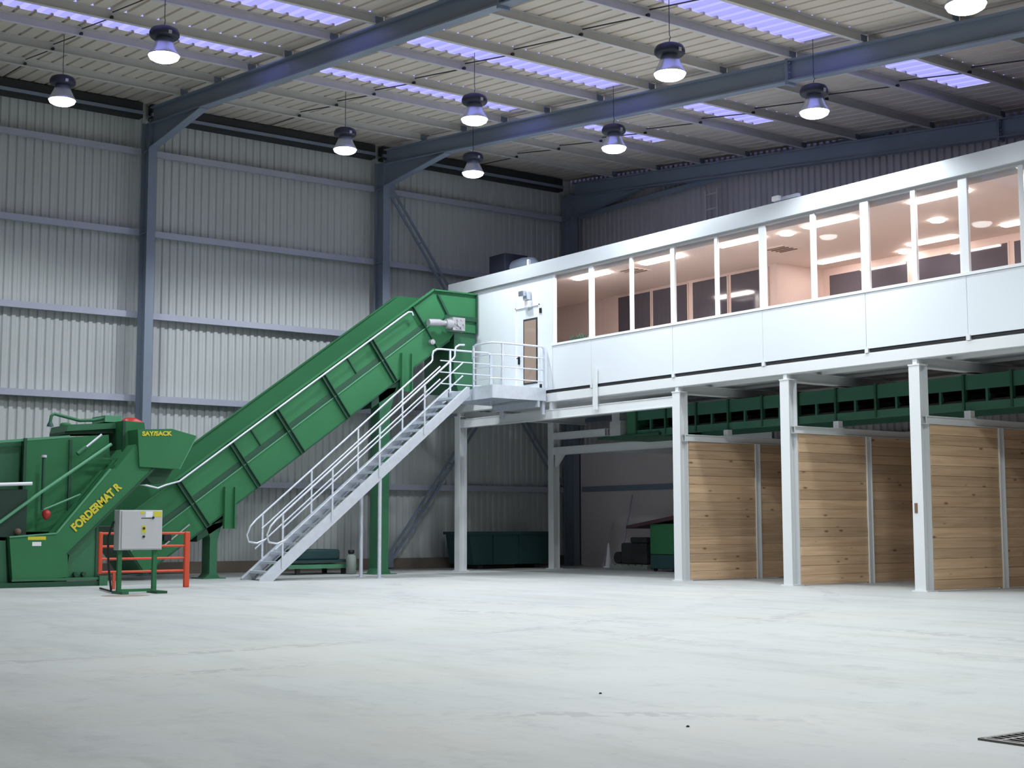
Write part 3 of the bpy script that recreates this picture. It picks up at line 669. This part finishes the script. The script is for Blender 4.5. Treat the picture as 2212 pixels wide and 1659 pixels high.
for z in (5.63, 5.34, 5.05, 4.76):
    r = .024 if z > 5.6 else .015
    lo = [(-28.30, PY0, z), (-27.72, PY0, z), (-27.57, PY0+.03, z), (PX1, PY0+.16, z), (PX1, PY1-.06, z)]
    if z > 5.6: lo = [(-28.34, PY0, 5.28), (-28.34, PY0, 5.48), (-28.31, PY0, 5.58), (-28.22, PY0, 5.63)] + lo[1:4] + [(PX1, PY1-.12, z), (PX1, PY1-.06, z-.05), (PX1, PY1-.05, z-.2)]
    MB().tube(lo, r, 8).build('guard_rail' if z > 5.6 else 'guard_bar', 'galv', LP)
    lo = [(-29.35, 19.2, z), (-29.35, 20.75, z)]
    if z > 5.6: lo = [(-29.35, 19.24, z), (-29.35, 20.66, z), (-29.35, 20.75, z-.03), (-29.35, 20.79, z-.12), (-29.35, 20.79, 4.56)]
    MB().tube(lo, r, 8).build('guard_rail' if z > 5.6 else 'guard_bar', 'galv', LP)
for x, y in ((-28.30, PY0), (PX1, 19.80), (PX1, PY1-.05), (-29.35, 19.5), (-29.35, 20.75)):
    MB().bar((x, y, 4.28), (x, y, 5.62), .05, .03, (0, 1, 0)).build('rail_post', 'galv', LP)
for x in (PX0+.1, PX1-.1): MB().bar((x, PY1-.02, 3.95), (x, PY1-.02, 4.28), .08, .08).build('wall_bracket', 'galv', LP)
MB().bar((PX0, 20.9, 4.2), (PX1, 20.9, 4.2), .06, .16).build('bearer', 'galv', LP)

# ------------------------------------------------------------------ inclined conveyor
TH = math.radians(36.05); T2 = (math.cos(TH), math.sin(TH)); N2 = (-T2[1], T2[0])
def cs(s, n): return (12.74+s*T2[0]+n*N2[0], 2.28+s*T2[1]+n*N2[1])
def csx(s, n, x): y, z = cs(s, n); return (x, y, z)
CN, CF = -30.45, -32.20
ic = thing('inclined_conveyor', (-31.3, 16, 0), 'green inclined conveyor climbing from the hopper to the cabin', 'conveyor')
side = [cs(-1.8, 0), cs(8.62, 0), (21.10, 7.35), (21.10, 6.30), (20.42, 6.30), cs(8.25, -1.36), cs(-1.8, -1.33)]
MB().prism(side, 'x', CN-.05, CN-.035).build('near_side', 'green', ic)
MB().prism([cs(-1.8, .09), cs(8.58, .09)] + [(21.10, 7.43)] + side[3:], 'x', CF, CF+.015).build('far_side', 'green', ic)
MB().prism([cs(-1.8, -.70), cs(8.15, -.70), cs(8.25, -1.35), cs(-1.8, -1.32)], 'x', CN-.035, CN).build('lower_panel', 'green', ic)
MB().prism([cs(-1.8, -.56), cs(8.1, -.56), cs(8.15, -.70), cs(-1.8, -.70)], 'x', CN-.035, CN-.02).build('dark_band', 'gdark', ic)  # dark strip along the near side, just above the lower panel
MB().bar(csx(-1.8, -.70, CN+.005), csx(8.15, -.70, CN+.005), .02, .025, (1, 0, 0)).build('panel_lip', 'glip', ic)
hd = [cs(8.62, -.06), cs(8.16, -.66), (20.05, 6.66), (21.08, 6.66), (21.08, 6.72), (20.12, 6.72)]
MB().prism([(20.02, 6.60), (21.08, 6.60), (21.08, 6.72), (20.10, 6.72)], 'x', CN-.035, CN+.01).build('head_ledge', 'gdark', ic)
MB().prism([(19.82, 7.22), (20.14, 6.70), (20.20, 6.72), (19.88, 7.24)], 'x', CN-.035, CN+.02).build('knee_rib', 'gdark', ic)
MB().bar(csx(-1.8, -.01, CN-.02), csx(8.64, -.01, CN-.02), .09, .035, (1, 0, 0)).build('top_lip', 'green', ic)
MB().bar((CN-.02, 19.71, 7.34), (CN-.02, 21.10, 7.34), .09, .035, (1, 0, 0)).build('top_lip', 'green', ic)
MB().bar((CN-.02, 21.08, 6.3), (CN-.02, 21.08, 7.34), .09, .04, (1, 0, 0)).build('end_lip', 'gdark', ic)
MB().bar(csx(-1.8, .08, CF+.01), csx(8.58, .08, CF+.01), .07, .03, (1, 0, 0)).build('top_lip', 'green', ic)
MB().bar(csx(-1.8, -1.32, CN-.01), csx(8.25, -1.35, CN-.01), .06, .03, (1, 0, 0)).build('bottom_lip', 'gdark', ic)
for s in (0, 1.58, 3.0, 4.55, 6.22):
    mb = MB()
    for d in (-.05, .05): mb.bar(csx(s+d, -.04, CN+.015), csx(s+d, -1.33, CN+.015), .10, .022, (1, 0, 0))
    mb.bar(csx(s, -.04, CN-.005), csx(s, -1.33, CN-.005), .03, .09, (1, 0, 0))
    mb.build('rib', 'gdark', ic)
MB().bar(csx(7.8, -.04, CN+.01), csx(7.8, -1.33, CN+.01), .09, .03, (1, 0, 0)).build('rib', 'gdark', ic)
for s in (2.2, 5.4): MB().bar(csx(s, -.08, CN-.02), csx(s, -.56, CN-.02), .05, .03, (1, 0, 0)).build('short_rib', 'gdark', ic)
MB().prism([cs(-1.7, -.80), cs(8.2, -.80), (21.0, 6.55), (21.0, 6.52), cs(8.2, -.84), cs(-1.7, -.84)], 'x', CF+.02, CN-.06).build('belt', 'belt', ic)
MB().prism([cs(-1.8, -1.30), cs(8.2, -1.30), cs(8.2, -1.33), cs(-1.8, -1.33)], 'x', CF+.02, CN-.06).build('underside_plate', 'gdark', ic)
MB().prism([cs(-1.8, 0), cs(-1.83, 0), cs(-1.83, -1.33), cs(-1.8, -1.33)], 'x', CF, CN-.04).build('tail_plate', 'green2', ic)
MB().prism([(20.42, 6.30), (21.10, 6.30), (21.10, 4.75), (20.55, 4.75), (20.42, 5.2)], 'x', CF+.2, CN-.1).build('discharge_chute', 'green2', ic)
cp = [csx(7.62, -.22, CN+.09), csx(7.64, -.12, CN+.09), csx(7.55, -.07, CN+.09), csx(7.4, -.065, CN+.09), csx(0, -.065, CN+.09), (CN+.12, 12.45, 2.14), (CN+.2, 12.22, 2.06), (CN+.25, 11.87, 2.13), (CN+.3, 11.5, 2.17), (CN+.3, 11.1, 1.95), (CN+.3, 10.9, 1.6)]
MB().tube(cp, .024, 8).build('cable_conduit', 'galv', ic)
gm = MB().cyl((CN+.2, 19.42, 6.43), (CN+.2, 19.78, 6.45), .095, 14).build('gear_motor', 'chrome', ic)
mb = MB(); mb.cyl((CN+.2, 19.78, 6.45), (CN+.2, 19.95, 6.45), .07, 12); mb.cyl((CN+.2, 19.95, 6.44), (CN+.2, 20.15, 6.44), .13, 12); mb.box(CN, CN+.30, 20.12, 20.5, 6.28, 6.62)
for k in range(6): a = k*math.pi/3; mb.cyl((CN+.30, 20.31+.13*math.cos(a), 6.45+.13*math.sin(a)), (CN+.34, 20.31+.13*math.cos(a), 6.45+.13*math.sin(a)), .025, 6)
mb.cyl((CN+.30, 20.31, 6.45), (CN+.35, 20.31, 6.45), .08, 12)
mb.build('gearbox', 'chrome', gm)
mb = MB(); mb.cyl((CN, 19.62, 5.95), (CN+.12, 19.62, 5.95), .07, 12); mb.cyl((CN+.12, 19.62, 5.95), (CN+.14, 19.62, 5.95), .04, 10); mb.build('bearing', 'chrome', ic)
# tail take-up screw
mb = MB(); mb.bar(csx(-1.15, -1.05, CN+.06), csx(-.35, -1.02, CN+.06), .02, .03, (1, 0, 0)); mb.build('take_up_screw', 'chrome', ic)
MB().box(CN, CN+.08, 12.45, 12.62, .88, 1.02).build('take_up_block', 'black', ic)
for poly, fy in (([(13.50, 1.22), (13.92, 1.30), (13.83, .95), (13.80, .85), (13.80, .12), (13.88, .02), (13.52, .02), (13.62, .12), (13.62, .95)], (13.42, 13.98)),
                 ([(18.10, 4.62), (18.62, 4.72), (18.45, 4.1), (18.42, .15), (18.50, .02), (18.05, .02), (18.14, .15), (18.14, 4.1)], (17.95, 18.60))):
    lg = MB().prism(poly, 'x', CN-.50, CN-.06).build('leg', 'green2', ic)
    MB().box(CN-.62, CN+.06, fy[0], fy[1], 0, .02).build('foot_plate', 'green2', lg)
MB().prism([(13.3, 1.02), (14.1, 1.50), (14.1, 1.32), (13.3, .85)], 'x', CF+.1, CN-.06).build('leg_crosshead', 'gdark', ic)
MB().prism([(17.9, 4.38), (18.8, 4.95), (18.8, 4.75), (17.9, 4.15)], 'x', CF+.1, CN-.06).build('leg_crosshead', 'gdark', ic)
for (ya, yb, za, zb) in ((13.90, 14.18, 1.15, 2.12), (18.70, 19.02, 4.62, 5.60)):
    mb = MB(); mb.box(CN, CN+.03, ya, yb, za, zb); mb.box(CN+.03, CN+.11, ya, ya+.03, za, zb); mb.box(CN+.03, CN+.11, yb-.03, yb, za, zb); mb.build('side_bracket', 'green', ic)

# ------------------------------------------------------------------ feed hopper machine
fh = thing('feed_hopper', (-29.8, 9.8, 0), 'green feed hopper machine with yellow lettering on its inclined chute', 'machine')
HX = -28.40
MB().prism([(8.43, 1.0), (9.36, 1.06), (9.60, .65), (9.62, .19), (8.52, .12)], 'x', -31.0, HX).build('boot_box', 'green', fh)
ch = MB().prism([(9.36, 1.06), (10.44, 2.38), (10.56, 2.40), (10.97, 2.92), (11.38, 2.42), (9.60, .65)], 'x', -31.0, HX-.004).build('inclined_chute', 'green', fh)
MB().bar((HX-.01, 9.36, 1.07), (HX-.01, 10.44, 2.39), .06, .03, (1, 0, 0)).build('chute_lip', 'glip', ch)
MB().bar((HX-.01, 8.43, 1.0), (HX-.01, 9.36, 1.07), .06, .03, (1, 0, 0)).build('chute_lip', 'glip', ch)
MB().bar((HX-.01, 9.60, .65), (HX-.01, 11.38, 2.42), .05, .04, (1, 0, 0)).build('chute_lip', 'gdark', ch)
d = Vector((0, .94, .90)).normalized()
text_part('FORDERMAT R', fh, .225, (HX+.012, 9.74, 1.10), d, (0, -d.z, d.y), 'yellow', bold=.011, fitw=1.32)
MB().prism([(9.62, .12), (10.27, .12), (10.27, 1.32), (9.70, .75)], 'x', -30.8, HX-.16).build('support_panel', 'green2', fh)
MB().bar((HX-.16, 10.25, .12), (HX-.16, 10.25, 1.3), .05, .05).build('panel_edge', 'gdark', fh)
hdp = MB().prism([(10.98, 3.23), (11.73, 3.27), (12.29, 3.14), (11.92, 2.42), (11.04, 2.45)], 'x', -31.9, HX+.06).build('discharge_hood', 'green', fh)
MB().prism([(11.15, 2.43), (11.90, 2.42), (11.72, 2.12), (11.42, 2.12)], 'x', -31.6, HX-.25).build('hood_funnel', 'gdark', fh)
MB().bar((HX+.03, 12.29, 3.12), (HX+.03, 11.92, 2.42), .05, .03, (1, 0, 0)).build('hood_edge', 'glip', hdp)
text_part('SAY/SACK', fh, .125, (HX+.068, 11.08, 3.10), (0, 1, .045), (0, -.045, 1), 'yellow', bold=.006, fitw=.66)
# hopper body panels
MB().prism([(6.2, 2.66), (8.83, 2.98), (8.83, .95), (6.2, .95)], 'x', -31.4, -29.15).build('hopper_body', 'green2', fh)
MB().prism([(8.84, 3.0), (9.76, 3.08), (9.80, 1.1), (8.86, 1.1)], 'x', -31.4, -28.95).build('hopper_body', 'green', fh)
MB().prism([(9.78, 3.06), (10.62, 3.14), (10.72, 2.0), (9.82, 1.0)], 'x', -31.2, -29.05).build('hopper_body', 'green', fh)
for y in (8.84, 9.77): MB().box(-28.95, -28.90, y-.03, y+.03, 1.1, 3.0).build('stiffener', 'gdark', fh)
MB().bar((-28.98, 6.2, 2.68), (-28.98, 9.76, 3.07), .08, .05, (1, 0, 0)).build('hopper_rim', 'glip', fh)
MB().prism([(10.86, 3.44), (11.34, 3.42), (11.42, 2.8), (10.92, 2.6)], 'x', -30.6, -28.9).build('head_tower', 'green', fh)
MB().box(-28.92, -28.87, 10.86, 10.92, 2.6, 3.44).build('stiffener', 'gdark', fh)
MB().prism([(9.80, 3.20), (10.86, 3.30), (10.86, 3.42), (9.84, 3.34)], 'x', -30.4, -29.3).build('cross_frame', 'green2', fh)
MB().prism([(9.80, 3.14), (10.86, 3.20), (10.86, 3.30), (9.80, 3.20)], 'x', -30.4, -29.4).build('cross_frame', 'gdark', fh)
MB().box(-30.2, -29.4, 10.66, 11.02, 3.44, 3.58).build('top_cap', 'glip', fh)
MB().tube([(-29.5, 9.52, 3.40), (-29.5, 9.54, 3.52), (-29.5, 9.60, 3.57), (-29.5, 10.14, 3.45), (-29.5, 10.45, 3.47), (-29.5, 10.75, 3.54)], .035, 8).build('vent_pipe', 'green2', fh)
MB().lathe((-29.5, 9.52, 3.30), [(.075, 0), (.06, .05), (.035, .10)], 12).build('vent_bell', 'teal', fh)
MB().lathe((-29.9, 9.98, 3.34), [(.12, 0), (.12, .05), (.08, .08), (.004, .085)], 14).build('pulley_cover', 'green', fh)
MB().tube([(-28.5, 7.6, .79), (-28.5, 9.05, 1.89), (-28.66, 10.54, 2.92)], .035, 8).build('diagonal_pipe', 'glip', fh)
MB().tube([(-28.62, 9.1, 1.52), (-28.62, 9.9, 1.86)], .022, 8).build('diagonal_pipe', 'glip', fh)
MB().bar((-28.8, 10.1, 2.62), (-28.8, 10.92, 2.62), .05, .04).build('cross_bar', 'green2', fh)
MB().bar((-28.75, 10.85, 2.55), (-28.75, 11.15, 2.75), .05, .05).build('cross_bar', 'gdark', fh)
cy = MB().cyl((-28.75, 10.02, 2.83), (-28.75, 10.36, 3.12), .025, 8).build('hydraulic_rod', 'galv', fh)
MB().cyl((-28.75, 9.86, 2.70), (-28.75, 10.04, 2.85), .05, 10).build('hydraulic_cylinder', 'green2', fh)
MB().cyl((-28.6, 9.12, 1.55), (-28.6, 9.12, 2.60), .032, 8).build('vertical_rod', 'gdark', fh)
MB().cyl((-28.6, 9.12, 2.60), (-28.6, 9.12, 2.65), .06, 10).build('rod_cap', 'galv', fh)
MB().cyl((-28.5, 7.2, 1.99), (-28.5, 8.87, 2.065), .035, 10).build('white_bar', 'label', fh)
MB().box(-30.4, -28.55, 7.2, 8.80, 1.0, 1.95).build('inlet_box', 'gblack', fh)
MB().lathe((-28.55, 9.19, 1.40), [(.02, -.06), (.06, -.02), (.085, .04), (.085, .09), (.06, .13), (.004, .15)], 14).build('red_valve', 'red', fh)
MB().lathe((-28.55, 8.63, 1.04), [(.04, 0), (.07, .04), (.07, .09), (.03, .13), (.004, .135)], 12).build('red_valve', 'brown', fh)
mb = MB(); mb.tube([(-29.6, 11.08, 3.42), (-29.6, 11.14, 3.43), (-29.6, 11.22, 3.44), (-29.6, 11.40, 3.44), (-29.6, 11.52, 3.43), (-29.6, 11.60, 3.42)], [.03, .10, .13, .13, .09, .03], 14); mb.build('red_motor', 'red', fh)
MB().box(-29.7, -29.5, 11.1, 11.5, 3.28, 3.36).build('motor_foot', 'green2', fh)
# lower left parts and base
MB().prism([(7.0, .95), (8.40, .93), (8.46, .04), (7.0, .04)], 'x', -31.0, HX-.15).build('side_guard', 'green2', fh)
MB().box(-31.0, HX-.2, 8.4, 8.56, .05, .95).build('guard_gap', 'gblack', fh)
MB().bar((HX-.05, 7.0, .05), (HX-.05, 10.42, .05), .12, .10).build('skid', 'gdark', fh)
MB().bar((HX-.02, 8.5, .15), (HX-.02, 10.38, .15), .08, .05).build('skid_flange', 'green2', fh)
MB().bar((-30.9, 7.0, .05), (-30.9, 10.42, .05), .12, .10).build('skid', 'gdark', fh)
MB().box(HX-.1, HX+.06, 10.25, 10.42, .0, .20).build('skid_end', 'green2', fh)
for y in (9.8, 9.97): MB().cyl((HX-.16, y, .24), (HX-.05, y, .24), .045, 10).build('bolt_boss', 'gdark', fh)
MB().box(HX, HX+.006, 8.79, 9.15, .94, 1.01).build('warning_strip', 'yellow', fh)
MB().box(HX, HX+.006, 8.88, 9.06, .82, .90).build('data_plate', 'label', fh)

# ------------------------------------------------------------------ control cabinet and barrier
cc = thing('control_cabinet', (-24.72, 9.65, 0), 'grey control cabinet with stickers on two green legs', 'control cabinet')
MB().box(-24.88, -24.62, 9.24, 10.05, .78, 1.50).build('cabinet_body', 'cabinet', cc, .008)
dd = MB().box(-24.62, -24.60, 9.28, 10.03, .80, 1.48).build('cabinet_door', 'cabinet', cc, .004)
for (ya, yb, za, zb, m) in ((9.62, 9.70, 1.43, 1.475, 'yellow'), (9.72, 9.85, 1.37, 1.475, 'label'), (9.88, 10.02, 1.38, 1.475, 'yellow'), (9.64, 9.83, 1.345, 1.36, 'rod'), (9.65, 9.73, 1.08, 1.22, 'yellow')):
    MB().box(-24.60, -24.597, ya, yb, za, zb).build('sticker', m, dd)
for y, z in ((9.86, 1.36), (9.69, 1.17), (9.69, 1.02)): MB().cyl((-24.60, y, z), (-24.575, y, z), .022, 10).build('switch_knob', 'black', dd)
for y in (9.30, 9.96):
    lg = MB().bar((-24.74, y, .05), (-24.74, y, .78), .075, .075).build('leg', 'green', cc)
    MB().box(-24.95, -24.42, y-.05, y+.07, 0, .05).build('foot', 'green2', lg)
MB().bar((-24.74, 9.30, .055), (-24.74, 9.96, .055), .07, .05).build('base_bar', 'green', cc)
MB().tube([(-24.85, 9.22, 1.3), (-24.95, 9.16, 1.0), (-24.95, 9.18, .5), (-25.1, 9.3, .03), (-26.5, 9.6, .03)], .02, 6).build('supply_cable', 'black', cc)
MB().box(-24.64, -24.34, 9.86, 10.06, 0, .045).build('foot_pad', 'gdark', cc)
sb = thing('safety_barrier', (-26.6, 10.5, 0), 'orange-red tube barrier behind the control cabinet', 'barrier')
MB().bar((-26.6, 11.38, 0), (-26.6, 11.38, 1.10), .09, .11).build('post', 'orange', sb, .02)
MB().bar((-26.6, 9.62, .30), (-26.6, 9.62, 1.10), .07, .08).build('post', 'orange', sb, .02)
MB().bar((-26.6, 9.9, 0), (-26.6, 9.9, .34), .05, .05).build('leg', 'orange', sb)
for z in (1.07, .82, .58, .33): MB().cyl((-26.6, 9.62, z), (-26.6, 11.38, z), .024, 8).build('rail', 'orange', sb)

# ------------------------------------------------------------------ odds and ends
gl = thing('low_green_rack', (-32.0, 17.0, 0), 'low green steel rack on the floor under the inclined conveyor', 'rack')
MB().box(-32.6, -31.4, 16.2, 18.0, .30, .36).build('bed', 'teal', gl)
for x in (-32.55, -31.45): MB().bar((x, 16.1, .20), (x, 18.05, .20), .08, .10).build('side_rail', 'glip', gl)
for y in (16.4, 17.7):
    for x in (-32.5, -31.5): MB().box(x-.05, x+.05, y-.05, y+.05, 0, .16).build('foot', 'junk', gl)
MB().box(-32.5, -31.5, 16.3, 17.6, .36, .62).build('load', 'teal', gl, .04)
t = thing('grey_canister', (-31.6, 18.0, 0), 'small grey canister with a dark cap beside the low green rack', 'canister')
MB().lathe((-31.2, 17.75, 0), [(.004, 0), (.13, .01), (.13, .42), (.09, .48), (.05, .50)], 16).build('body', 'pot', t)
MB().lathe((-31.2, 17.75, .50), [(.05, 0), (.08, .03), (.08, .10), (.004, .11)], 12).build('cap', 'black', t)
t = thing('steel_skip', (-33.0, 23.6, 0), 'dark teal steel skip standing against the side wall under the cabin', 'skip')
MB().prism([(22.4, .12), (25.0, .12), (25.15, 1.0), (22.25, 1.0)], 'x', -33.7, -32.5).build('tub', 'teal', t)
MB().box(-33.75, -32.45, 22.2, 25.2, .96, 1.04).build('rim', 'teal', t)
for y in (22.7, 24.7): MB().box(-33.6, -32.6, y-.08, y+.08, 0, .12).build('runner', 'junk', t)
for y in (23.1, 24.0): MB().box(-32.52, -32.46, y-.05, y+.05, .12, .96).build('rib', 'teal', t)
t = thing('green_bin', (-27.4, 24.9, 0), 'upright green bin with a dark tilted lid under the cabin', 'bin')
MB().box(-28.05, -27.1, 25.0, 25.9, .45, 1.25).build('body', 'green', t, .02)
MB().box(-28.05, -27.1, 25.0, 25.9, .08, .44).build('base', 'teal', t, .02)
MB().hexa([(-28.9, 24.9, 1.12), (-27.0, 24.9, 1.36), (-27.0, 26.0, 1.36), (-28.9, 26.0, 1.12), (-28.9, 24.9, 1.2), (-27.0, 24.9, 1.46), (-27.0, 26.0, 1.46), (-28.9, 26.0, 1.2)]).build('lid', 'maroon', t)
for x in (-27.95, -27.2):
    for y in (25.1, 25.8): MB().cyl((x, y-.03, .05), (x, y+.03, .05), .05, 10).build('wheel', 'black', t)
t = thing('machine_heap', (-29.9, 26.3, 0), 'dark heap of machine parts on a low pallet by the gable wall', 'machine parts')
for dy in (-.4, 0, .4): MB().box(-30.6, -29.0, 26.2+dy-.06, 26.2+dy+.06, 0, .10).build('pallet_bearer', 'pot', t)
for k in range(6): MB().box(-30.6+k*.28, -30.6+k*.28+.2, 25.75, 26.65, .10, .13).build('pallet_board', 'pot', t)
MB().box(-30.3, -29.2, 25.9, 26.5, .13, .72).build('block', 'junk', t, .05)
MB().box(-29.9, -29.2, 25.9, 26.4, .72, .88).build('block', 'junk', t, .04)
MB().cyl((-30.55, 26.0, .3), (-30.55, 26.5, .3), .17, 14).build('wheel', 'junk', t)
for (x, y, z, dx, lb) in ((-31.0, 26.6, 2.1, .02, 'tall thin pole leaning on the gable wall beside the dark heap'), (-31.75, 26.6, 1.3, -.1, 'shorter pole leaning on the gable wall near the corner')):
    tag(MB().tube([(x, y-.15, 0), (x+dx, y+.35, z)], .022, 8).build('leaning_pole', 'rail'), lb, 'pole', 'leaning poles')
tag(MB().lathe((-31.3, 26.3, 0), [(.16, 0), (.16, .03), (.10, .05), (.05, .45), (.02, .7), (.004, .7)], 14).build('pale_cone', 'label'), 'small pale cone standing beside the leaning poles', 'cone')
# stepladder by the corner, cable ladder on the gable
t = thing('cable_ladder', (-27.5, 27.0, 7.6), 'grey cable ladder running up the gable wall above the cabin', 'cable ladder')
for x in (-27.75, -27.3): MB().box(x-.025, x+.025, 26.93, 27.0, 7.6, 10.45).build('side_rail', 'purlin', t)
for k in range(7): MB().box(-27.75, -27.3, 26.95, 26.98, 7.8+k*.42, 7.84+k*.42).build('rung', 'purlin', t)
# drain grate in the floor
t = thing('drain_grate', (-4.6, 7.2, 0), 'rectangular steel drain grate set in the floor', 'drain')
MB().box(-4.92, -3.6, 6.86, 7.46, -.02, .002).build('pit', 'pit', t)
for y in (6.86, 7.46): MB().box(-4.95, -3.6, y-.015, y+.015, 0, .012).build('frame', 'grate', t)
for x in (-4.935, -3.6): MB().box(x-.015, x+.015, 6.86, 7.46, 0, .012).build('frame', 'grate', t)
for k in range(9): MB().box(-4.92, -3.6, 6.90+k*.065, 6.915+k*.065, .002, .011).build('grate_bar', 'grate', t)
for k in range(9): MB().box(-4.85+k*.14, -4.82+k*.14, 6.86, 7.46, .002, .010).build('cross_bar', 'grate', t)
tag(MB().lathe((-24.0, 9.15, .001), [(.42, 0), (.30, .0015), (.004, .002)], 24).build('oil_stain', 'stain'), 'faint brown oil stain on the floor before the cabinet', 'stain')
for k, (x, y) in enumerate(((-6.3, 5.9), (-7.9, 6.55))):
    tag(MB().lathe((x, y, 0), [(.004, 0), (.011, .001), (.009, .008), (.004, .010)], 8).build('pebble', 'black'), ('tiny dark pebble on the open floor', 'second tiny dark pebble on the open floor')[k], 'pebble', 'pebbles')
for o in bpy.data.objects:
    if 'o0' in o: del o['o0']
